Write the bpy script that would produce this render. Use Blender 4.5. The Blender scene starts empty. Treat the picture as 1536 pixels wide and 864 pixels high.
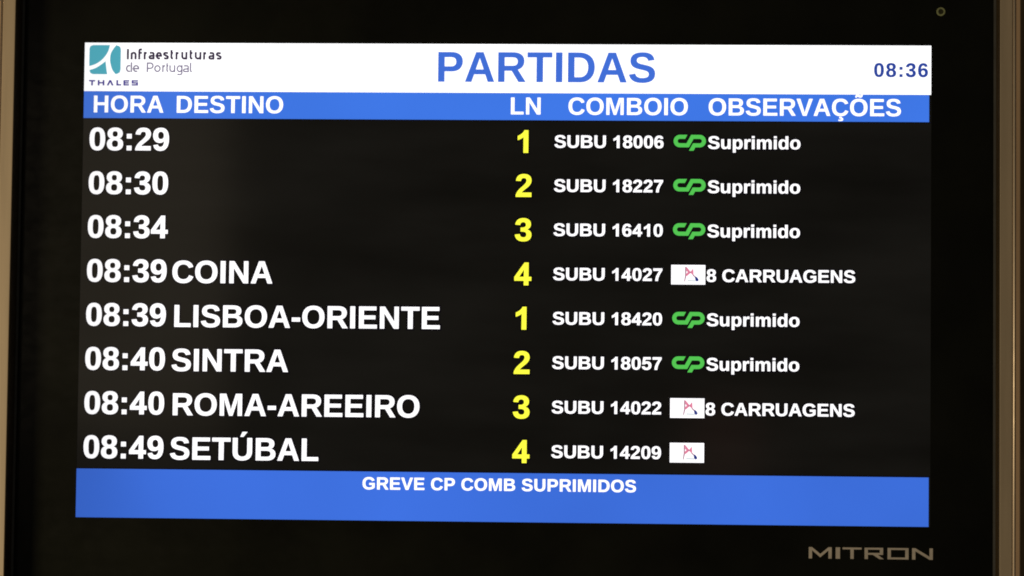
import bpy, math, random
from mathutils import Vector
from mathutils.geometry import delaunay_2d_cdt

C = bpy.context.scene.collection
random.seed(4)

# ------------------------------------------------------------------ camera
cam_d = bpy.data.cameras.new('camera')
cam = bpy.data.objects.new('camera', cam_d); C.objects.link(cam)
cam.location = (0.20166, -3.55729, -0.23904)
cam.rotation_euler = (1.635968, -0.011161, 0.052983)
cam_d.lens = 115; cam_d.sensor_width = 36
cam_d.clip_start = 0.05; cam_d.clip_end = 50
cam_d.dof.use_dof = True
cam_d.dof.focus_distance = 3.50
cam_d.dof.aperture_fstop = 9.0
bpy.context.scene.camera = cam

# ------------------------------------------------------------------ world and lamps
w = bpy.data.worlds.new('World'); bpy.context.scene.world = w; w.use_nodes = True
bg = w.node_tree.nodes['Background']
bg.inputs['Color'].default_value = (1.0, 0.90, 0.72, 1); bg.inputs['Strength'].default_value = 0.045

def area(name, loc, target, sx, sy, power, col):
    d = bpy.data.lights.new(name, 'AREA'); d.shape = 'RECTANGLE'; d.size = sx; d.size_y = sy
    d.energy = power; d.color = col
    o = bpy.data.objects.new(name, d); C.objects.link(o); o.location = loc
    o.rotation_euler = (Vector(target) - Vector(loc)).to_track_quat('-Z', 'Y').to_euler()
    return o
# warm hall light low on the left: lights the housing rails
area('hall_lamp', (-1.55, -1.20, -0.80), (-0.3, 0, -0.1), 0.4, 0.4, 21.0, (1.0, 0.80, 0.50))
# dim lamp added in place of a lit surface, mirrored in the glass's left third
area('left_reflection_lamp', (-1.20, -4.0, 0.36), (-0.35, 0, 0.1), 0.66, 0.90, 0.58, (1.0, 0.82, 0.58))
area('red_reflection_lamp', (0.287, -4.2, -0.10), (0.24, 0, -0.18), 0.16, 0.20, 0.014, (1.0, 0.30, 0.22))  # added unseen lamp, only for a faint red reflection low in the glass

sc = bpy.context.scene
sc.view_settings.view_transform = 'Standard'; sc.view_settings.look = 'None'
sc.view_settings.exposure = 0; sc.view_settings.gamma = 1
sc.render.engine = 'CYCLES'
sc.cycles.use_denoising = True
sc.cycles.filter_width = 1.85

# ------------------------------------------------------------------ units: the picture on the display is 1280 x 720 dots
DOT = 0.93 / 1280
def X(u): return (u - 640) * DOT
def Z(v): return (360 - v) * DOT

def lin(c): 
    c /= 255.0
    return c / 12.92 if c <= 0.04045 else ((c + 0.055) / 1.055) ** 2.4
def rgb(r, g, b): return (lin(r), lin(g), lin(b), 1)

# ------------------------------------------------------------------ materials
def new_mat(name):
    m = bpy.data.materials.new(name); m.use_nodes = True
    return m, m.node_tree, m.node_tree.nodes['Principled BSDF']

def lcd(name, col, strength=1.0, uneven=0.06, sample=False, stretch=(1, 1, 1)):
    """a patch of the lit panel: glossy front, its own colour of light, slightly uneven backlight"""
    m, nt, p = new_mat(name)
    p.inputs['Base Color'].default_value = (0.004, 0.004, 0.004, 1)
    p.inputs['Roughness'].default_value = 0.09
    p.inputs['Emission Color'].default_value = col
    tc = nt.nodes.new('ShaderNodeTexCoord')
    n = nt.nodes.new('ShaderNodeTexNoise'); n.inputs['Scale'].default_value = 3.2; n.inputs['Detail'].default_value = 3
    mp = nt.nodes.new('ShaderNodeMapping'); mp.inputs['Scale'].default_value = stretch
    nt.links.new(tc.outputs['Object'], mp.inputs[0]); nt.links.new(mp.outputs[0], n.inputs['Vector'])
    mr = nt.nodes.new('ShaderNodeMapRange')
    mr.inputs['From Min'].default_value = 0.3; mr.inputs['From Max'].default_value = 0.7
    mr.inputs['To Min'].default_value = 1 - uneven; mr.inputs['To Max'].default_value = 1 + uneven
    nt.links.new(n.outputs['Fac'], mr.inputs['Value'])
    # the edge-lit panel is a little weaker along its left border
    sp = nt.nodes.new('ShaderNodeSeparateXYZ'); nt.links.new(tc.outputs['Object'], sp.inputs[0])
    ed = nt.nodes.new('ShaderNodeMapRange'); ed.interpolation_type = 'SMOOTHSTEP'
    ed.inputs['From Min'].default_value = X(-6); ed.inputs['From Max'].default_value = X(150)
    ed.inputs['To Min'].default_value = 0.80; ed.inputs['To Max'].default_value = 1.0
    nt.links.new(sp.outputs['X'], ed.inputs['Value'])
    mu = nt.nodes.new('ShaderNodeMath'); mu.operation = 'MULTIPLY'
    nt.links.new(mr.outputs[0], mu.inputs[0]); nt.links.new(ed.outputs[0], mu.inputs[1])
    m2 = nt.nodes.new('ShaderNodeMath'); m2.operation = 'MULTIPLY'; m2.inputs[1].default_value = strength
    nt.links.new(mu.outputs[0], m2.inputs[0]); nt.links.new(m2.outputs[0], p.inputs['Emission Strength'])
    m.cycles.emission_sampling = 'AUTO' if sample else 'NONE'
    return m

def solid(name, col, rough, metal=0.0, noise=0.0, nscale=40, stretch=(1, 1, 1), bump=0.0, spec=0.5):
    m, nt, p = new_mat(name)
    rr = nt.nodes.new('ShaderNodeTexNoise'); rr.inputs['Scale'].default_value = 55; rr.inputs['Detail'].default_value = 6
    rm = nt.nodes.new('ShaderNodeMapRange'); rm.inputs['From Min'].default_value = .35; rm.inputs['From Max'].default_value = .7
    rm.inputs['To Min'].default_value = rough * .8; rm.inputs['To Max'].default_value = min(1, rough * 1.6)
    nt.links.new(rr.outputs['Fac'], rm.inputs['Value']); nt.links.new(rm.outputs[0], p.inputs['Roughness']); p.inputs['Metallic'].default_value = metal
    p.inputs['Specular IOR Level'].default_value = spec
    tc = nt.nodes.new('ShaderNodeTexCoord')
    mp = nt.nodes.new('ShaderNodeMapping'); mp.inputs['Scale'].default_value = stretch
    n = nt.nodes.new('ShaderNodeTexNoise'); n.inputs['Scale'].default_value = nscale; n.inputs['Detail'].default_value = 5
    nt.links.new(tc.outputs['Object'], mp.inputs[0]); nt.links.new(mp.outputs[0], n.inputs['Vector'])
    r = nt.nodes.new('ShaderNodeValToRGB')
    a = tuple(c * (1 - noise) for c in col[:3]) + (1,); b = tuple(min(1, c * (1 + noise)) for c in col[:3]) + (1,)
    r.color_ramp.elements[0].color = a; r.color_ramp.elements[1].color = b
    r.color_ramp.elements[0].position = 0.3; r.color_ramp.elements[1].position = 0.7
    nt.links.new(n.outputs['Fac'], r.inputs[0]); nt.links.new(r.outputs[0], p.inputs['Base Color'])
    if bump:
        bp = nt.nodes.new('ShaderNodeBump'); bp.inputs['Strength'].default_value = bump; bp.inputs['Distance'].default_value = 0.001
        nt.links.new(n.outputs['Fac'], bp.inputs['Height']); nt.links.new(bp.outputs[0], p.inputs['Normal'])
    return m

M = {
 'panel':  lcd('lcd_black', rgb(13, 12, 10), 1.0, 0.50, stretch=(1.2, 1, 4.5)),
 'edge':   lcd('lcd_text_edge', rgb(5, 3, 10), 1.0, 0),
 'white':  lcd('lcd_white', rgb(253, 253, 254), 1.30, 0.01, True),
 'blue':   lcd('lcd_blue', rgb(62, 119, 230), 1.0, 0.09, True),
 'bluelow': lcd('lcd_blue_footer', rgb(59, 109, 218), 1.0, 0.09, True),
 'text':   lcd('lcd_text_white', rgb(255, 253, 255), 1.25, 0.0),
 'yellow': lcd('lcd_text_yellow', rgb(255, 255, 66), 1.15, 0.0),
 'title':  lcd('lcd_title_blue', rgb(64, 110, 214), 1.0, 0.04),
 'clock':  lcd('lcd_clock_blue', rgb(40, 68, 158), 1.0, 0.04),
 'green':  lcd('lcd_green', rgb(84, 198, 82), 1.0, 0.0),
 'teal':   lcd('lcd_teal', rgb(78, 172, 190), 1.1, 0.04),
 'ink':    lcd('lcd_dark_ink', rgb(52, 36, 66), 1.0, 0.0),
 'grey':   lcd('lcd_grey_ink', rgb(128, 118, 145), 1.0, 0.0),
 'violet': lcd('lcd_violet', rgb(72, 60, 150), 1.0, 0.0),
 'pink':   lcd('lcd_pink', rgb(228, 128, 158), 1.0, 0.0),
 'mauve':  lcd('lcd_mauve', rgb(168, 118, 140), 1.0, 0.0),
 'navy':   lcd('lcd_navy', rgb(30, 50, 130), 1.0, 0.0),
 'pale':   lcd('lcd_pale_grey', rgb(214, 222, 226), 1.0, 0.0),
 'bezel':  solid('black_glass_border', (0.008, 0.0085, 0.0065), 0.15, noise=0.35, nscale=9, spec=0.17),
 'gasket': solid('grey_gasket', (0.10, 0.10, 0.098), 0.6, noise=0.15),
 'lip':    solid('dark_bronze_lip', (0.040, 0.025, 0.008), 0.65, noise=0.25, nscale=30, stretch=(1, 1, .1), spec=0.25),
 'rail':   solid('beige_painted_metal', (0.51, 0.41, 0.295), 0.55, noise=0.14, nscale=60, stretch=(1, 1, .06), bump=.12),
 'bead':   solid('polished_trim', (0.95, 0.78, 0.60), 0.42, metal=0.6, noise=0.08, nscale=30, stretch=(1, 1, .1)),
 'flange': solid('brown_metal', (0.62, 0.42, 0.26), 0.5, noise=0.14, nscale=22, stretch=(1, 1, .12)),
 'shell':  solid('dark_housing', (0.03, 0.025, 0.018), 0.6, noise=0.2),
 'print':  solid('silver_print', (0.68, 0.62, 0.56), 0.5, noise=0.12, nscale=120),
 'wall':   solid('dark_brown_wall', (0.40, 0.27, 0.14), 0.85, noise=0.3, nscale=14, bump=.3),
 'ring':   solid('olive_metal', (0.36, 0.40, 0.20), 0.45, noise=0.3, nscale=300),
 'hole':   solid('sensor_dark', (0.04, 0.04, 0.015), 0.3, noise=0.1),
}

# ------------------------------------------------------------------ mesh helpers
def link(name, verts, faces, mats, parent=None, fm=None, smooth=False):
    me = bpy.data.meshes.new(name); me.from_pydata(verts, [], faces)
    for m in (mats if isinstance(mats, (list, tuple)) else [mats]): me.materials.append(M[m])
    if fm: me.polygons.foreach_set('material_index', fm)
    if smooth: me.polygons.foreach_set('use_smooth', [True] * len(faces))
    me.update()
    o = bpy.data.objects.new(name, me); C.objects.link(o)
    if parent: o.parent = parent
    return o

def winding(p, loops):
    w_ = 0
    for lp in loops:
        for i in range(len(lp)):
            (x0, y0), (x1, y1) = lp[i-1], lp[i]
            if (y0 > p[1]) != (y1 > p[1]) and p[0] < (x1-x0)*(p[1]-y0)/(y1-y0) + x0: w_ += 1 if y1 > y0 else -1
    return w_ != 0

class Flat:
    """flat artwork on the panel; u, v in dots, level in steps of 0.05 mm towards the viewer"""
    def __init__(s): s.v = []; s.f = []; s.m = []; s.names = []
    def poly(s, loops, mat, level):
        if mat not in s.names: s.names.append(mat)
        k = s.names.index(mat); base = len(s.v); y = -0.00005 * level
        pts = [Vector(p) for lp in loops for p in lp]; fc = []; q = 0
        for lp in loops: fc.append(list(range(q, q + len(lp)))); q += len(lp)
        ed = [(lp[i-1], lp[i]) for lp in fc for i in range(len(lp))]
        vo, _, fo, *_r = delaunay_2d_cdt(pts, ed, [], 0, 1e-5)
        for t in fo:
            a, b, c = (vo[i] for i in t)
            cr = (b.x - a.x) * (c.y - a.y) - (b.y - a.y) * (c.x - a.x)
            if abs(cr) < 1e-7: continue
            if not winding(((a.x+b.x+c.x)/3, (a.y+b.y+c.y)/3), loops): continue
            # v runs downwards, so a positive turn faces away from the viewer: flip it
            s.f.append(tuple(base + i for i in (t if cr < 0 else t[::-1]))); s.m.append(k)
        for p in vo: s.v.append((X(p.x), y, Z(p.y)))
    def rect(s, a, b, c, d, mat, level): s.poly([[(a, b), (c, b), (c, d), (a, d)]], mat, level)
    def stroke(s, pts, wd, mat, level, cap0=None, cap1=None):
        L, R = ribbon(pts, wd, cap0, cap1)
        if mat not in s.names: s.names.append(mat)
        k = s.names.index(mat); base = len(s.v); y = -0.00005 * level; n = len(pts)
        for a, b in L + R: s.v.append((X(a), y, Z(b)))
        for i in range(n - 1):
            s.f.append((base + i, base + i + 1, base + n + i + 1, base + n + i)); s.m.append(k)
    def build(s, name, parent, label=None):
        o = link(name, s.v, s.f, s.names, parent, s.m)
        if label: o['label'] = label
        return o

def ribbon(pts, wd, cap0=None, cap1=None):
    L, R = [], []; n = len(pts); h = wd / 2
    def unit(a, b):
        dx, dy = b[0] - a[0], b[1] - a[1]; l = math.hypot(dx, dy) or 1
        return dx / l, dy / l
    for i, p in enumerate(pts):
        if 0 < i < n - 1:
            t0, t1 = unit(pts[i - 1], p), unit(p, pts[i + 1])
            n0, n1 = (-t0[1], t0[0]), (-t1[1], t1[0])
            mx, my = n0[0] + n1[0], n0[1] + n1[1]; l = math.hypot(mx, my) or 1
            mx, my = mx / l, my / l; k = h / max(0.45, mx * n0[0] + my * n0[1])
            d = (mx * k, my * k)
        else:
            t = unit(p, pts[1]) if i == 0 else unit(pts[-2], p)
            c = cap0 if i == 0 else cap1
            if c:
                l = math.hypot(*c); c = (c[0] / l, c[1] / l); cr = t[0] * c[1] - t[1] * c[0]
                d = (c[0] * h / cr, c[1] * h / cr)
            else: d = (-t[1] * h, t[0] * h)
        L.append((p[0] + d[0], p[1] + d[1])); R.append((p[0] - d[0], p[1] - d[1]))
    return L, R

def arc(cx, cy, rx, ry, a0, a1, n=10):
    return [(cx + rx * math.cos(math.radians(a0 + (a1 - a0) * i / n)), cy + ry * math.sin(math.radians(a0 + (a1 - a0) * i / n))) for i in range(n + 1)]

# ------------------------------------------------------------------ bold sans lettering: outlines on a 2048 grid
G = {
'A': (1479, "M1133 0L1008 360H471L346 0H51L565 1409H913L1425 0ZM740 1150L542 582H938Z"),
'B': (1479, "M1386 402Q1386 210 1242 105Q1098 0 842 0H137V1409H782Q1040 1409 1172 1319Q1305 1230 1305 1055Q1305 935 1238 852Q1172 770 1036 741Q1207 721 1296 633Q1386 546 1386 402ZM1008 1015Q1008 1110 947 1150Q887 1190 768 1190H432V841H770Q895 841 951 884Q1008 928 1008 1015ZM1090 425Q1090 623 806 623H432V219H817Q959 219 1024 270Q1090 322 1090 425Z"),
'C': (1479, "M795 212Q1062 212 1166 480L1423 383Q1340 179 1179 79Q1019 -20 795 -20Q455 -20 269 172Q84 365 84 711Q84 1058 263 1244Q442 1430 782 1430Q1030 1430 1186 1330Q1342 1231 1405 1038L1145 967Q1112 1073 1015 1135Q919 1198 788 1198Q588 1198 484 1074Q381 950 381 711Q381 468 487 340Q594 212 795 212Z"),
'D': (1479, "M1393 715Q1393 497 1307 334Q1222 172 1065 86Q909 0 707 0H137V1409H647Q1003 1409 1198 1229Q1393 1050 1393 715ZM1096 715Q1096 942 978 1061Q860 1181 641 1181H432V228H682Q872 228 984 359Q1096 490 1096 715Z"),
'E': (1366, "M137 0V1409H1245V1181H432V827H1184V599H432V228H1286V0Z"),
'G': (1593, "M806 211Q921 211 1029 244Q1137 278 1196 330V525H852V743H1466V225Q1354 110 1174 45Q995 -20 798 -20Q454 -20 269 170Q84 361 84 711Q84 1059 270 1244Q456 1430 805 1430Q1301 1430 1436 1063L1164 981Q1120 1088 1026 1143Q932 1198 805 1198Q597 1198 489 1072Q381 946 381 711Q381 472 492 341Q604 211 806 211Z"),
'H': (1479, "M1046 0V604H432V0H137V1409H432V848H1046V1409H1341V0Z"),
'I': (569, "M137 0V1409H432V0Z"),
'L': (1251, "M137 0V1409H432V228H1188V0Z"),
'M': (1706, "M1307 0V854L1317 1161L1212 786L958 0H748L494 786L387 1161L399 854V0H137V1409H532L784 621L854 356L917 582L1176 1409H1569V0Z"),
'N': (1479, "M1040 0L405 1000V0H137V1409H440L1073 420V1409H1341V0Z"),
'O': (1593, "M1507 711Q1507 491 1420 324Q1333 157 1171 68Q1009 -20 793 -20Q461 -20 272 175Q84 371 84 711Q84 1050 272 1240Q460 1430 795 1430Q1130 1430 1318 1238Q1507 1046 1507 711ZM1206 711Q1206 939 1098 1068Q990 1198 795 1198Q597 1198 489 1069Q381 941 381 711Q381 479 491 345Q602 212 793 212Q991 212 1098 342Q1206 472 1206 711Z"),
'P': (1366, "M1296 963Q1296 827 1234 720Q1172 613 1056 554Q941 496 782 496H432V0H137V1409H770Q1023 1409 1159 1292Q1296 1176 1296 963ZM999 958Q999 1180 737 1180H432V723H745Q867 723 933 783Q999 844 999 958Z"),
'R': (1479, "M1105 0L778 535H432V0H137V1409H841Q1093 1409 1230 1300Q1367 1192 1367 989Q1367 841 1283 733Q1199 626 1056 592L1437 0ZM1070 977Q1070 1180 810 1180H432V764H818Q942 764 1006 820Q1070 876 1070 977Z"),
'S': (1366, "M1286 406Q1286 199 1132 89Q979 -20 682 -20Q411 -20 257 76Q103 172 59 367L344 414Q373 302 457 251Q541 201 690 201Q999 201 999 389Q999 449 963 488Q928 527 863 553Q799 579 616 616Q458 653 396 675Q334 698 284 728Q234 759 199 802Q164 845 144 903Q125 961 125 1036Q125 1227 268 1328Q412 1430 686 1430Q948 1430 1079 1348Q1211 1266 1249 1077L963 1038Q941 1129 873 1175Q806 1221 680 1221Q412 1221 412 1053Q412 998 440 963Q469 928 525 903Q581 879 752 842Q955 799 1042 762Q1130 726 1181 677Q1232 629 1259 561Q1286 494 1286 406Z"),
'T': (1251, "M773 1181V0H478V1181H43V1409H1209V1181Z"),
'U': (1479, "M723 -20Q432 -20 277 122Q123 264 123 528V1409H418V551Q418 384 497 297Q577 211 731 211Q889 211 974 301Q1059 392 1059 561V1409H1354V543Q1354 275 1188 127Q1023 -20 723 -20Z"),
'V': (1366, "M834 0H535L14 1409H322L612 504L686 238L758 504L1047 1409H1352Z"),
'0': (1139, "M1055 705Q1055 348 932 164Q810 -20 565 -20Q81 -20 81 705Q81 958 134 1118Q187 1278 293 1354Q399 1430 573 1430Q823 1430 939 1249Q1055 1068 1055 705ZM773 705Q773 900 754 1008Q735 1116 693 1163Q651 1210 571 1210Q486 1210 442 1162Q399 1115 380 1007Q362 900 362 705Q362 512 381 403Q401 295 443 248Q486 201 567 201Q647 201 690 250Q734 300 753 409Q773 518 773 705Z"),
'1': (1139, "M807 0H530V1015Q380 885 163 815V1055Q273 1092 402 1190Q531 1290 579 1415H807Z"),
'2': (1139, "M71 0V100Q126 266 227 391Q329 516 483 641Q631 771 690 859Q750 947 750 1022Q750 1206 565 1206Q475 1206 427 1157Q380 1109 366 1012L83 1028Q107 1224 229 1327Q352 1430 563 1430Q791 1430 913 1326Q1035 1222 1035 1034Q1035 935 996 855Q957 775 896 707Q835 640 760 581Q686 522 616 466Q546 410 488 353Q431 296 403 250H1037V0Z"),
'3': (1139, "M1065 391Q1065 193 935 85Q805 -23 565 -23Q338 -23 204 81Q70 186 47 383L333 408Q360 205 564 205Q665 205 721 255Q777 305 777 408Q777 502 709 552Q641 602 507 602H409V829H501Q622 829 683 878Q744 928 744 1020Q744 1107 695 1156Q647 1206 554 1206Q467 1206 413 1158Q360 1110 352 1022L71 1042Q93 1224 222 1327Q351 1430 559 1430Q780 1430 904 1330Q1029 1231 1029 1055Q1029 923 951 838Q874 753 728 723Q890 702 977 614Q1065 527 1065 391Z"),
'4': (1139, "M910 287V0H642V287H41V508L676 1415H910V510H1090V287ZM642 510V1000L310 510Z"),
'5': (1139, "M1082 469Q1082 245 942 112Q803 -20 560 -20Q348 -20 220 75Q93 171 63 352L344 375Q366 285 422 244Q478 203 563 203Q668 203 730 270Q793 337 793 463Q793 574 734 640Q675 707 569 707Q452 707 378 616H104L223 1409H1000V1170H428L385 874Q487 934 640 934Q841 934 961 809Q1082 684 1082 469Z"),
'6': (1139, "M1065 461Q1065 236 939 108Q813 -20 591 -20Q342 -20 208 154Q75 329 75 672Q75 1049 210 1239Q346 1430 598 1430Q777 1430 880 1351Q984 1272 1027 1106L762 1069Q724 1208 592 1208Q479 1208 414 1095Q350 982 350 752Q395 827 475 867Q555 907 656 907Q845 907 955 787Q1065 667 1065 461ZM783 453Q783 573 727 636Q672 700 575 700Q482 700 426 640Q370 581 370 483Q370 360 428 279Q487 199 582 199Q677 199 730 266Q783 334 783 453Z"),
'7': (1139, "M1049 1210Q954 1056 869 905Q785 754 722 611Q659 469 622 318Q586 168 586 0H313Q313 176 349 340Q385 505 472 675Q559 846 748 1158H88V1409H1049Z"),
'8': (1139, "M1076 397Q1076 199 945 89Q814 -20 571 -20Q330 -20 197 89Q65 198 65 395Q65 530 143 622Q221 715 352 739Q238 766 168 854Q98 942 98 1057Q98 1230 220 1330Q343 1430 567 1430Q796 1430 918 1332Q1041 1235 1041 1055Q1041 940 971 853Q902 766 785 741Q921 717 998 627Q1076 538 1076 397ZM752 1040Q752 1140 706 1186Q660 1233 567 1233Q385 1233 385 1040Q385 838 569 838Q661 838 706 885Q752 932 752 1040ZM785 420Q785 641 565 641Q463 641 408 583Q354 525 354 416Q354 292 408 235Q462 178 573 178Q682 178 733 235Q785 292 785 420Z"),
'9': (1139, "M1063 727Q1063 352 926 166Q789 -20 537 -20Q351 -20 245 59Q140 139 96 311L360 348Q399 201 540 201Q658 201 721 314Q785 427 787 649Q749 574 662 531Q576 489 476 489Q290 489 180 615Q71 742 71 958Q71 1180 199 1305Q328 1430 563 1430Q816 1430 939 1254Q1063 1079 1063 727ZM766 924Q766 1055 708 1132Q651 1210 556 1210Q463 1210 409 1142Q356 1075 356 956Q356 839 409 768Q462 698 557 698Q647 698 706 759Q766 821 766 924Z"),
':': (682, "M200 760V1030H484V760ZM200 0V270H484V0Z"),
'-': (682, "M80 409V653H600V409Z"),
'u': (1251, "M408 1082V475Q408 190 600 190Q702 190 764 277Q827 365 827 502V1082H1108V0H848L836 165Q775 92 688 36Q602 -20 483 -20Q311 -20 219 85Q127 191 127 395V1082Z"),
'p': (1251, "M1167 546Q1167 275 1058 127Q950 -20 752 -20Q638 -20 553 29Q469 79 424 152V-405H143V1082H408L420 926Q519 1105 770 1105Q959 1105 1063 959Q1167 814 1167 546ZM874 546Q874 910 651 910Q539 910 479 812Q420 714 420 538Q420 363 479 267Q539 172 649 172Q874 172 874 546Z"),
'r': (797, "M143 0V1082H403L416 891Q461 965 493 1011Q525 1058 569 1080Q613 1103 679 1103Q733 1103 786 1088V833Q698 858 646 858Q541 858 482 783Q424 698 424 531V0Z"),
'i': (569, "M143 1240V1450H424V1240ZM143 0V1082H424V0Z"),
'm': (1821, "M780 0V607Q780 892 616 892Q531 892 477 805Q424 718 424 580V0H143V1082H403L418 907Q472 991 549 1047Q627 1103 735 1103Q983 1103 1038 897Q1097 993 1174 1048Q1251 1103 1370 1103Q1528 1103 1611 995Q1694 888 1694 687V0H1415V607Q1415 892 1251 892Q1169 892 1116 812Q1064 733 1059 593V0Z"),
'd': (1251, "M848 0L829 156Q734 -20 479 -20Q290 -20 187 127Q84 275 84 540Q84 809 192 955Q301 1102 500 1102Q615 1102 698 1054Q782 1006 827 931V1450H1108V0ZM831 547Q831 722 772 816Q714 911 600 911Q487 911 432 819Q377 728 377 540Q377 172 598 172Q709 172 770 269Q831 367 831 547Z"),
'o': (1251, "M1171 542Q1171 279 1025 129Q879 -20 621 -20Q368 -20 224 130Q80 280 80 542Q80 803 224 952Q368 1102 627 1102Q892 1102 1031 957Q1171 813 1171 542ZM877 542Q877 735 814 822Q751 909 631 909Q375 909 375 542Q375 361 437 266Q500 172 618 172Q877 172 877 542Z"),
' ': (569, ""),
}
G['\u00c7'] = (1479, G['C'][1] + "M690 -60H890L870 -130Q1010 -160 1010 -270Q1010 -420 770 -420Q680 -420 600 -400L615 -290Q670 -305 740 -305Q820 -305 820 -255Q820 -200 660 -200Z")
G['\u00d5'] = (1593, G['O'][1] + "M500 1520Q500 1780 690 1780Q750 1780 850 1730Q900 1705 930 1705Q985 1705 990 1780H1120Q1110 1520 930 1520Q860 1520 760 1572Q710 1598 685 1598Q635 1598 630 1520Z")
G['\u00da'] = (1479, G['U'][1] + "M600 1500L740 1800H1040L790 1500Z")

import re
_cache = {}
def contours(ch):
    if ch in _cache: return _cache[ch]
    out = []; cur = None; p = (0, 0)
    for cmd, args in re.findall(r'([MLHVQZ])([^MLHVQZ]*)', G[ch][1]):
        a = [float(x) for x in args.split()]
        if cmd == 'M': cur = [(a[0], a[1])]; p = cur[0]
        elif cmd == 'L': p = (a[0], a[1]); cur.append(p)
        elif cmd == 'H': p = (a[0], p[1]); cur.append(p)
        elif cmd == 'V': p = (p[0], a[0]); cur.append(p)
        elif cmd == 'Q':
            for k in range(1, 6):
                t = k / 5; q = (a[0], a[1]); e = (a[2], a[3])
                cur.append(((1-t)**2*p[0] + 2*t*(1-t)*q[0] + t*t*e[0], (1-t)**2*p[1] + 2*t*(1-t)*q[1] + t*t*e[1]))
            p = (a[2], a[3])
        elif cmd == 'Z':
            if math.dist(cur[0], cur[-1]) < 1: cur.pop()
            out.append(cur)
    def sarea(c): return sum(c[i-1][0]*c[i][1] - c[i][0]*c[i-1][1] for i in range(len(c))) / 2
    def inside(pt, c):
        r = False
        for i in range(len(c)):
            (x0, y0), (x1, y1) = c[i-1], c[i]
            if (y0 > pt[1]) != (y1 > pt[1]) and pt[0] < (x1-x0)*(pt[1]-y0)/(y1-y0) + x0: r = not r
        return r
    groups = []
    for c in out:
        hole = any(inside(c[0], d) for d in out if d is not c)
        if (sarea(c) > 0) == hole: c.reverse()      # outers turn left, holes right
        if hole: [g for g in groups if inside(c[0], g[0])][-1].append(c)
        else: groups.append([c])
    _cache[ch] = groups
    return groups

def grow(c, d):
    """move a closed outline outwards by d (outers turn left)"""
    r = []; n = len(c)
    for i in range(n):
        a, b, e = c[i-1], c[i], c[(i+1) % n]
        l0 = math.dist(a, b) or 1; l1 = math.dist(b, e) or 1
        n0 = ((b[1]-a[1])/l0, -(b[0]-a[0])/l0); n1 = ((e[1]-b[1])/l1, -(e[0]-b[0])/l1)
        mx, my = n0[0]+n1[0], n0[1]+n1[1]; l = math.hypot(mx, my) or 1; mx /= l; my /= l
        k = d / max(0.55, mx*n0[0] + my*n0[1])
        r.append((b[0] + mx*k, b[1] + my*k))
    return r

def width(s, size, ls=0): return sum(G[c][0] for c in s) * size / 2048 + ls * (len(s) - 1)

def text(name, s, u, v, size, mat, parent, ls=0.0, weight=0.0, edge=0.0, label=None, tall=1.0):
    """u: left end of the first advance, v: baseline, size in dots"""
    fl = Flat(); k = size / 2048
    for n, ch in enumerate(s):
        for grp in contours(ch):
            loops = [[(u + x * k, v - y * k * tall) for x, y in (grow(c, weight / k) if weight else c)] for c in grp]
            fl.poly(loops, mat, 6)
            if edge:
                o = [(u + x * k, v - y * k * tall) for x, y in grow(grp[0], (weight + edge) / k)]
                hs = []
                for h in grp[1:]:
                    xs = [q[0] * k for q in h]; ys = [q[1] * k for q in h]
                    if min(max(xs) - min(xs), max(ys) - min(ys)) > 2.6 * (weight + edge):
                        hs.append([(u + x * k, v - y * k * tall) for x, y in grow(h, (weight + edge) / k)])
                fl.poly([o] + hs, 'edge', 4 + 0.5 * (n % 2))
        u += G[ch][0] * k + ls
    return fl.build(name, parent, label)

# ------------------------------------------------------------------ solids with thickness
def box(name, x0, x1, y0, y1, z0, z1, mat, parent, bevel=0.0):
    v = [(x, y, z) for x in (x0, x1) for y in (y0, y1) for z in (z0, z1)]
    f = [(0,1,3,2), (4,6,7,5), (0,4,5,1), (2,3,7,6), (0,2,6,4), (1,5,7,3)]
    o = link(name, v, f, mat, parent)
    if bevel:
        b = o.modifiers.new('bevel', 'BEVEL'); b.width = bevel; b.segments = 3; b.limit_method = 'ANGLE'
    return o

def frame_side(name, prof, side, mat, parent, smooth=False, label=None):
    """one mitred side of a rectangular frame. prof: list of (distance outwards from the opening, y)"""
    x0, x1, z0, z1 = OPEN
    def corner(d, cx, cz): return ((x1 + d) if cx else (x0 - d), (z1 + d) if cz else (z0 - d))
    ends = {'left': ((0, 0), (0, 1)), 'right': ((1, 1), (1, 0)), 'top': ((0, 1), (1, 1)), 'bottom': ((1, 0), (0, 0))}[side]
    v = []
    for e in ends:
        for d, y in prof:
            x, z = corner(d, *e); v.append((x, y, z))
    n = len(prof)
    f = [(i, (i+1) % n, n + (i+1) % n, n + i) for i in range(n)] + [tuple(range(n))[::-1], tuple(range(n, 2*n))]
    o = link(name, v, f, mat, parent, smooth=False)
    if label: o['label'] = label
    import bmesh
    bm = bmesh.new(); bm.from_mesh(o.data); bmesh.ops.recalc_face_normals(bm, faces=bm.faces[:]); bm.to_mesh(o.data); bm.free()
    if smooth: o.data.polygons.foreach_set('use_smooth', [True]*len(o.data.polygons))
    return o

# ================================================================== the wall behind
wall = box('wall', -2.0, 2.0, 0.11, 0.21, -1.6, 1.6, 'wall', None)
wall['kind'] = 'structure'

# ================================================================== the display
disp = bpy.data.objects.new('departure_display', None); C.objects.link(disp)
disp.location = (0, 0, 0)
disp['label'] = 'wide black railway departures monitor in beige metal housing, lit with white and yellow train times'
disp['category'] = 'information display'

# opening of the raised housing
OPEN = (-0.5349, 0.5349, Z(360 + 507), Z(-112))
ox0, ox1, oz0, oz1 = OPEN
px0, px1, pz0, pz1 = X(0), X(1280), Z(720), Z(0)

# shell behind everything
box('housing_shell', ox0 - 0.020, ox1 + 0.020, 0.006, 0.108, oz0 - 0.020, oz1 + 0.020, 'shell', disp, 0.003)

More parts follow.
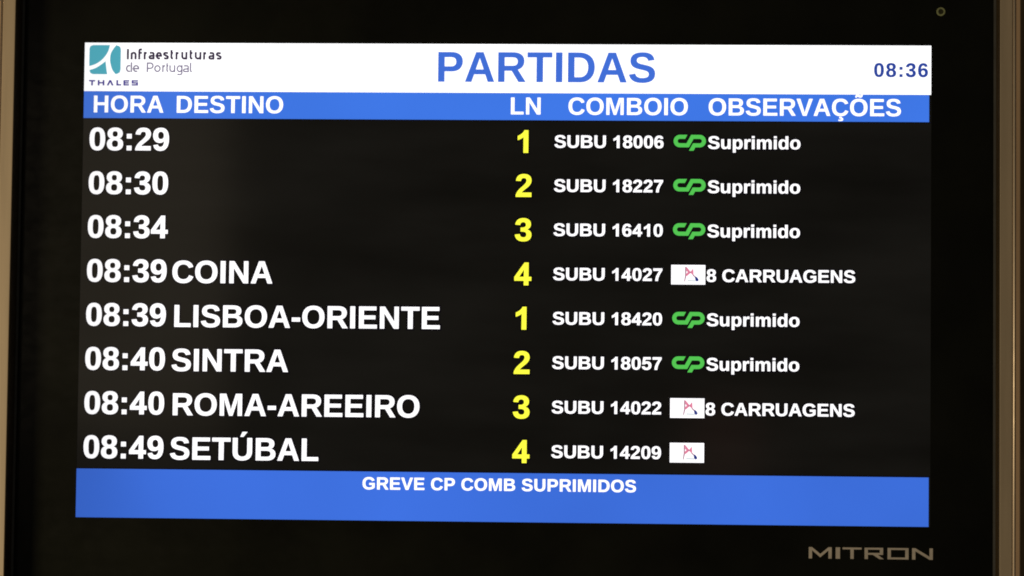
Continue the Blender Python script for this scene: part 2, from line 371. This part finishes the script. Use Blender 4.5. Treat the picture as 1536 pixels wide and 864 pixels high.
# black glass border, four pieces in one sheet around the active panel
def ring(name, a, b, y0, y1, mat, parent):
    v = []
    for y in (y0, y1):
        for (x0, x1, z0, z1) in (a, b):
            v += [(x0, y, z0), (x1, y, z0), (x1, y, z1), (x0, y, z1)]
    f = []
    for i in range(4):
        j = (i + 1) % 4
        f += [(i, 4+i, 4+j, j)[::-1], (8+i, 8+j, 12+j, 12+i)[::-1], (i, j, 8+j, 8+i)[::-1], (4+i, 12+i, 12+j, 4+j)[::-1]]
    return link(name, v, f, mat, parent)
gw = 0.0027
bz = ring('glass_border', (ox0 + gw, ox1 - gw, oz0 + gw, oz1 - gw), (px0, px1, pz0, pz1), -0.0006, 0.004, 'bezel', disp)
gk = ring('gasket', (ox0 + 0.0001, ox1 - 0.0001, oz0 + 0.0001, oz1 - 0.0001), (ox0 + gw - .0001, ox1 - gw + .0001, oz0 + gw - .0001, oz1 - gw + .0001), -0.0022, 0.004, 'gasket', disp)

D = -0.034
for side in ('left', 'right', 'top', 'bottom'):
    # inner lip: wall of the recess
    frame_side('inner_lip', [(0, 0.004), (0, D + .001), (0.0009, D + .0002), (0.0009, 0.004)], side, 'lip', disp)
    # front face of the housing, softly rounded edges
    frame_side('frame_rail', [(0.001, 0.004), (0.001, D + .0008), (0.0013, D + .0002), (0.0018, D), (0.0140, D), (0.0150, D + .0006), (0.0152, D + .0016), (0.0152, 0.004)], side, 'rail', disp)
    # bright half-round bead
    bead = [(0.0153, 0.003)] + [(0.01635 - 0.00105 * math.cos(math.radians(a)), D + 0.0002 - 0.0008 * math.sin(math.radians(a))) for a in range(0, 181, 30)] + [(0.0174, 0.003)]
    frame_side('trim_bead', bead, side, 'bead', disp, True)
    # outer flange, set back a little
    frame_side('outer_flange', [(0.0175, 0.004), (0.0175, D + .0004), (0.0225, D + .0005), (0.0236, D + .0016), (0.0238, 0.030), (0.0206, 0.030)], side, 'flange', disp)

# ------------------------------------------------------------------ sensor ring in the top right of the border
def disc(name, u, v, r0, r1, y0, y1, mat, parent, n=28):
    vs = []; f = []
    for i in range(n):
        c, s_ = math.cos(2*math.pi*i/n), math.sin(2*math.pi*i/n)
        for r, y in ((r1, y0), (r1 * .97, y1), (max(r0, 0) , y1), (max(r0, 0), y0)):
            vs.append((X(u) + r*DOT*c, y, Z(v) + r*DOT*s_))
    for i in range(n):
        j = (i+1) % n
        for k in range(3): f.append((4*i+k, 4*i+k+1, 4*j+k+1, 4*j+k)[::-1])
    return link(name, vs, f, mat, parent)
disc('sensor_ring', 1293.8, -51.2, 4.0, 6.6, -0.0006, -0.0011, 'ring', disp)
lens = disc('sensor_lens', 1293.8, -51.2, 0.0, 3.9, -0.0005, -0.0008, 'hole', disp)

# ------------------------------------------------------------------ maker's lettering on the border (wide square letters)
def wide_letters(fl, items, v0, v1, wv, wh, mat, level):
    """items: (letter, left, right). wv: upright stroke, wh: level stroke"""
    for n, (ch, a, b) in enumerate(items):
        lv = level + 0.3 * (n % 2); m = (a + b) / 2
        if ch == 'I': fl.rect(a, v0, b, v1, mat, lv)
        elif ch == 'T':
            fl.rect(a, v0, b, v0 + wh, mat, lv); fl.rect(m - wv/2, v0 + wh, m + wv/2, v1, mat, lv)
        elif ch == 'M':
            fl.rect(a, v0, a + wv, v1, mat, lv); fl.rect(b - wv, v0, b, v1, mat, lv)
            fl.poly([[(a + wv, v0), (m, v1 - wh*2.4), (b - wv, v0), (b - wv, v0 + wh*1.7), (m, v1 - wh*.6), (a + wv, v0 + wh*1.7)]], mat, lv)
        elif ch == 'N':
            fl.rect(a, v0, a + wv, v1, mat, lv); fl.rect(b - wv, v0, b, v1, mat, lv)
            fl.poly([[(a + wv, v0), (b - wv, v1 - wh*1.6), (b - wv, v1), (a + wv, v0 + wh*1.6)]], mat, lv)
        elif ch == 'O':
            fl.rect(a, v0, b, v0 + wh, mat, lv); fl.rect(a, v1 - wh, b, v1, mat, lv)
            fl.rect(a, v0 + wh, a + wv, v1 - wh, mat, lv); fl.rect(b - wv, v0 + wh, b, v1 - wh, mat, lv)
        elif ch == 'R':
            q = v0 + (v1 - v0) * .62
            fl.rect(a, v0, b, v0 + wh, mat, lv); fl.rect(a, v0 + wh, a + wv, v1, mat, lv)
            fl.rect(b - wv, v0 + wh, b, q - wh, mat, lv); fl.rect(a + wv, q - wh, b, q, mat, lv)
            fl.poly([[(m - wv*.3, q), (m + wv * 1.2, q), (b + 1.2, v1), (b - wv*1.1, v1)]], mat, lv)
        elif ch == 'H':
            fl.rect(a, v0, a + wv, v1, mat, lv); fl.rect(b - wv, v0, b, v1, mat, lv)
            fl.rect(a + wv, (v0+v1-wh)/2, b - wv, (v0+v1+wh)/2, mat, lv)
        elif ch == '^':
            fl.poly([[(m - wv*.5, v0), (m + wv*.5, v0), (b, v1), (b - wv*1.1, v1), (m, v0 + wh*1.5), (a + wv*1.1, v1), (a, v1)]], mat, lv)
        elif ch == 'L':
            fl.rect(a, v0, a + wv, v1 - wh, mat, lv); fl.rect(a, v1 - wh, b, v1, mat, lv)
        elif ch == 'E':
            fl.rect(a, v0 + wh, a + wv, v1 - wh, mat, lv); fl.rect(a, v0, b, v0 + wh, mat, lv); fl.rect(a, v1 - wh, b, v1, mat, lv)
            fl.rect(a + wv, (v0+v1-wh)/2, b - .6, (v0+v1+wh)/2, mat, lv)
        elif ch == 'S':
            q = (v0 + v1) / 2
            fl.rect(a, v0, b, v0 + wh, mat, lv); fl.rect(a, q - wh/2, b, q + wh/2, mat, lv); fl.rect(a, v1 - wh, b, v1, mat, lv)
            fl.rect(a, v0 + wh, a + wv, q - wh/2, mat, lv); fl.rect(b - wv, q + wh/2, b, v1 - wh, mat, lv)
fl = Flat()
wide_letters(fl, [('M', 1100.6, 1134.6), ('I', 1140.4, 1146.8), ('T', 1150.6, 1178.8), ('R', 1183.2, 1210.6), ('O', 1217.2, 1248.2), ('N', 1253.4, 1284.0)], 751.6, 768.4, 4.9, 2.8, 'print', 0)
for i, (a, b, c) in enumerate(fl.v): fl.v[i] = (a, b - 0.0009, c)
fl.build('maker_lettering', disp, 'silver wide square capitals printed on the lower border')

# ================================================================== the lit panel and what it shows
scr = box('screen', px0 - 0.0, px1 + 0.0, 0.0, 0.003, pz0, pz1, 'panel', disp)

def band(name, a, b, c, d, mat, label):
    f = Flat(); f.rect(a, b, c, d, mat, 2); return f.build(name, scr, label)
band('header_band', 0.2, 0.2, 1279.7, 74.3, 'white', 'white title band')
band('column_band', 0.2, 74.4, 1276.8, 115.4, 'blue', 'blue band of column headings')
band('footer_band', 0.2, 646.6, 1277.6, 719.8, 'bluelow', 'blue message band along the bottom')
for a, b, c, d in ((0, 115.6, 1280, 117.2), (0, 644.6, 1280, 646.4)):
    f = Flat(); f.rect(a, b, c, d, 'edge', 1); f.build('band_edge_line', scr)  # dark line along the edge of each blue band

text('title_text', 'PARTIDAS', 534.8, 57.5, 65, 'title', scr, ls=0.25, weight=0.3, label='blue title reading PARTIDAS')
text('clock_text', '08:36', 1193.6, 47.5, 29.6, 'clock', scr, ls=1.6, weight=0.35, label='dark blue clock reading 08:36')
for s_, u in (('HORA', 13.2), ('DESTINO', 140.0), ('LN', 647.2), ('COMBOIO', 735.0), ('OBSERVA\u00c7\u00d5ES', 945.8)):
    text('column_heading', s_, u, 106.8, 37.33, 'text', scr, weight=0.0, label='white heading reading ' + s_)
text('message_text', 'GREVE CP COMB SUPRIMIDOS', 432.3, 673.2, 26.67, 'text', scr, ls=0.37, weight=0.2, tall=0.98, label='white message reading GREVE CP COMB SUPRIMIDOS')

rows = [('08:29', '', '1', '18006', 0), ('08:30', '', '2', '18227', 0), ('08:34', '', '3', '16410', 0), ('08:39', 'COINA', '4', '14027', 1),
        ('08:39', 'LISBOA-ORIENTE', '1', '18420', 0), ('08:40', 'SINTRA', '2', '18057', 0), ('08:40', 'ROMA-AREEIRO', '3', '14022', 1), ('08:49', 'SET\u00daBAL', '4', '14209', 2)]

def operator_ribbon(v):
    """green double-loop emblem, 49 x 25 dots"""
    k = 0.0651; f = Flat()
    def P(x, y): return (894.9 + (x - 235) * k, v + (y - 185) * k)
    sl = (-105, 195)
    a = [P(528, 235)] + [P(*q) for q in [(450, 235)] + arc(381, 333, 97, 98, -90, -270, 12)] + [P(*q) for q in ((480, 431), (563, 431), (668, 235), (760, 235))] \
        + [P(*q) for q in arc(839, 333, 97, 98, -90, 90, 12)] + [P(*q) for q in ((760, 431), (712, 431), (645, 556))]
    f.stroke(a, 94 * k, 'green', 6, cap0=sl, cap1=(1, 0.0))
    f.stroke([P(500, 235)] + a[1:-1] + [P(640, 566)], 100 * k + 3.4, 'edge', 4, cap0=sl, cap1=(1, 0))
    return f
def operator_card(v):
    """white card with a small red lattice and a blue drop, 51 x 29.5 dots"""
    k = 0.0651; f = Flat()
    def P(x, y): return (893.0 + (x - 255) * k, v + (y - 190) * k)
    f.rect(893.0 - 1.6, v - 1.6, 944.1 + 1.6, v + 29.4 + 1.6, 'edge', 4)
    f.rect(893.0, v, 944.1, v + 29.4, 'text', 6)
    f.poly([[P(572, 235), P(605, 235), P(598, 470), P(572, 575), P(552, 575), P(574, 430)]], 'mauve', 7)
    f.stroke([P(598, 250), P(690, 362), P(600, 440)], 2.2, 'pink', 7.3)
    f.stroke([P(600, 300), P(655, 362), P(596, 410)], 1.6, 'pink', 7.4)
    f.poly([[P(688, 360), P(735, 300), P(742, 285), P(762, 285), P(770, 430), P(735, 410)]], 'pink', 7.6)
    f.stroke([P(670, 362), P(712, 362)], 1.4, 'mauve', 7.8)
    f.stroke([P(752, 415), P(800, 462), P(830, 470)], 1.8, 'mauve', 7.9)
    f.poly([[P(798, 468), P(832, 460), P(862, 486), P(888, 530), P(874, 562), P(836, 568), P(814, 540)]], 'navy', 8.1)
    f.stroke([P(630, 550), P(820, 556)], 2.2, 'pale', 7.2)
    return f

for i, (tm, dest, pl, num, mode) in enumerate(rows):
    v = 164.1 + 66.63 * i
    text('departure_time', tm, 8.6, v, 48.6, 'text', scr, weight=0.4, edge=2.5, label='white time %s in line %d' % (tm, i + 1))
    if dest: text('destination_name', dest, 141.6 if dest[0] not in 'CS' else 138.6 + (1.8 if dest[0] == 'S' else 0), v + 0.9, 47.5 if dest[0] in 'LR' else 48.0, 'text', scr, weight=0.25, edge=2.5, label='white destination ' + dest)
    text('platform_number', pl, 657.0, v + 0.5, 48.6, 'yellow', scr, weight=0.4, edge=2.5, label='yellow platform number %s in line %d' % (pl, i + 1))
    text('train_number', 'SUBU ' + num, 715.2, v - 7.3, 28.1, 'text', scr, weight=0.2, tall=0.96, edge=2.1, label='white train number ' + num)
    if mode == 0:
        operator_ribbon(136.2 + 66.63 * i).build('operator_emblem', scr, 'green double-loop emblem in line %d' % (i + 1))
        text('remark_text', 'Suprimido', 946.0, v - 6.8, 28.3, 'text', scr, weight=0.2, tall=0.96, edge=2.1, label='white remark Suprimido in line %d' % (i + 1))
    else:
        operator_card(132.6 + 66.6 * i).build('operator_card', scr, 'white card with red lattice and blue drop in line %d' % (i + 1))
        if mode == 1: text('remark_text', '8 CARRUAGENS', 945.3, v - 6.6, 27.9, 'text', scr, weight=0.2, tall=0.96, edge=2.1, label='white remark 8 CARRUAGENS in line %d' % (i + 1))

# ------------------------------------------------------------------ teal emblem and thin lettering in the header
def smooth_loop(pts, n=6):
    """Catmull-Rom through the points marked soft; pts: (x, y, soft)"""
    out = []; m = len(pts)
    for i in range(m):
        p0, p1, p2, p3 = pts[i-1], pts[i], pts[(i+1) % m], pts[(i+2) % m]
        out.append((p1[0], p1[1]))
        if p1[2] or p2[2]:
            a = p0 if p1[2] else p1; d = p3 if p2[2] else p2
            for k in range(1, n):
                t = k / n
                out.append(tuple(0.5*((2*p1[q]) + (-a[q]+p2[q])*t + (2*a[q]-5*p1[q]+4*p2[q]-d[q])*t*t + (-a[q]+3*p1[q]-3*p2[q]+d[q])*t**3) for q in (0, 1)))
    return out
f = Flat(); k = 0.1465
def P(x, y): return (7.4 + (x - 68) * k, 3.9 + (y - 52) * k)
def shape(pts): f.poly([[P(x, y) for x, y in smooth_loop(pts)]], 'teal', 6)
shape([(68, 272, 0), (68, 92, 0), (78, 64, 1), (108, 52, 0), (280, 52, 0), (268, 105, 1), (240, 158, 1), (192, 212, 1), (130, 252, 1)])
shape([(70, 314, 0), (130, 294, 1), (190, 258, 1), (238, 220, 0), (246, 285, 1), (257, 356, 0), (112, 356, 0), (84, 344, 1)])
shape([(345, 54, 0), (382, 66, 1), (396, 98, 0), (396, 305, 0), (384, 340, 1), (345, 356, 0), (312, 312, 1), (291, 250, 1), (285, 190, 1), (297, 125, 1)])
f.build('railway_emblem', scr, 'teal rounded-square emblem cut by white curved lines')

def thin_text(name, items, v, h, xh, wd, mat, label):
    """monoline letters; items: (letter, left, right), v baseline, h ascender, xh x-height"""
    f = Flat(); lvl = 6.0
    def S(pts):
        nonlocal lvl
        f.stroke(pts, wd, mat, lvl); lvl += 0.08
        if lvl > 7.5: lvl = 6.0
    for ch, a, b in items:
        a += wd / 2 - .45; b -= wd / 2 - .45; m = (a + b) / 2; t = v - xh + wd / 2; o = v - wd / 2; r = (b - a) / 2; ry = (o - t) / 2; cy = (o + t) / 2
        if ch == 'I': S([(m, v), (m, v - h)])
        elif ch == 'l': S([(a, v - h), (a, o - 1.6), (a + 0.5, o - .4), (b + .4, o)])
        elif ch == 'n': S([(a, v), (a, t)]); S([(a, t + 1.6)] + arc(m, t + r, r, r, -150, 0) + [(b, v)])
        elif ch == 'u': S([(b, v), (b, v - xh)]); S([(a, v - xh)] + arc(m, o - r, r, r, 180, 20, 8))
        elif ch == 'r': S([(a, v), (a, v - xh)]); S([(a, t + 2.2), (a + 1.0, t + .8), (m + .3, t + .1), (b, t)])
        elif ch == 'f': S([(a + .5, v), (a + .5, v - h + 2.6), (a + 1.2, v - h + .9), (b, v - h + .5)]); S([(a - 1.0, t), (b, t)])
        elif ch == 't': S([(a + .4, v - xh - 3.0), (a + .4, o - 1.8), (a + 1.1, o - .4), (b, o)]); S([(a, t), (b, t)])
        elif ch == 'o': S(arc(m, cy, r, ry, 0, 360, 20))
        elif ch == 'e': S([(a, cy + .2), (b, cy + .2)] + arc(m, cy, r, ry, -10, -180, 10) + arc(m, cy, r, ry, 180, 60, 9))
        elif ch == 'a': S([(a + .4, t)] + [(m, t - .05)] + arc(b - 1.8, t + 1.8, 1.8, 1.8, -90, 0, 5) + [(b, v)]); S([(b, cy + .1)] + arc(a + 1.9, o - 1.9, 1.9, 1.9, -90, -270, 8) + [(b, o)])
        elif ch == 's': S([(b, t + .3), (m, t)] + arc(a + 1.6, t + 1.9, 1.6, 1.9, -90, -200, 6) + [(m, cy)] + arc(b - 1.6, o - 1.9, 1.6, 1.9, -40, 90, 6) + [(a, o - .2)])
        elif ch == 'd': S(arc(m, cy, r, ry, -60, -300, 14)); S([(b, v - h), (b, v)])
        elif ch == 'g': S(arc(m, cy, r, ry, 0, 360, 18)); S([(b, v - xh), (b, v + 1.6)] + arc(m, v + 1.4, r, 2.2, 10, 150, 8))
        elif ch == 'P': S([(a, v), (a, v - h + wd/2), (m, v - h + wd/2)] + arc(b - h*.27, v - h + wd/2 + h*.27, h*.27, h*.27, -90, 90, 10) + [(a, v - h + wd/2 + h*.54)])
    return f.build(name, scr, label)
def cols(s, lr): return [(c, 7.4 + (a - 68) * 0.1465, 7.4 + (b - 68) * 0.1465) for c, (a, b) in zip(s, lr)]
thin_text('company_name', cols('Infraestruturas', [(458, 482), (502, 558), (578, 624), (638, 674), (688, 746), (764, 824), (840, 896), (914, 950), (970, 1006), (1030, 1088), (1114, 1152), (1170, 1234), (1258, 1294), (1312, 1370), (1390, 1446)]),
          25.6, 15.8, 11.6, 3.1, 'ink', 'dark thin lettering Infraestruturas')
thin_text('company_name', cols('dePortugal', [(455, 513), (528, 588), (672, 738), (750, 812), (834, 866), (874, 898), (908, 964), (984, 1040), (1050, 1106), (1122, 1142)]),
          45.0, 14.8, 10.8, 2.1, 'grey', 'grey thin lettering de Portugal')
f = Flat()
wide_letters(f, [('T', 7.6, 17.0), ('H', 21.0, 31.2), ('^', 34.6, 45.4), ('L', 49.4, 56.8), ('E', 60.2, 69.0), ('S', 72.8, 82.6)], 57.4, 65.7, 2.7, 2.2, 'violet', 6)
f.build('company_name', scr, 'small violet wide capitals under the emblem')

# stray fragments of a clipped message along the foot of the lower band
f = Flat()
for i in range(12):
    u = 1003 + i * 11.4 + random.uniform(-1, 1)
    f.rect(u, 711.5 + random.uniform(-.6, .6), u + 2.2, 713.6 + (2.4 if i == 11 else 0), 'title', 5)
f.build('message_fragment', scr)
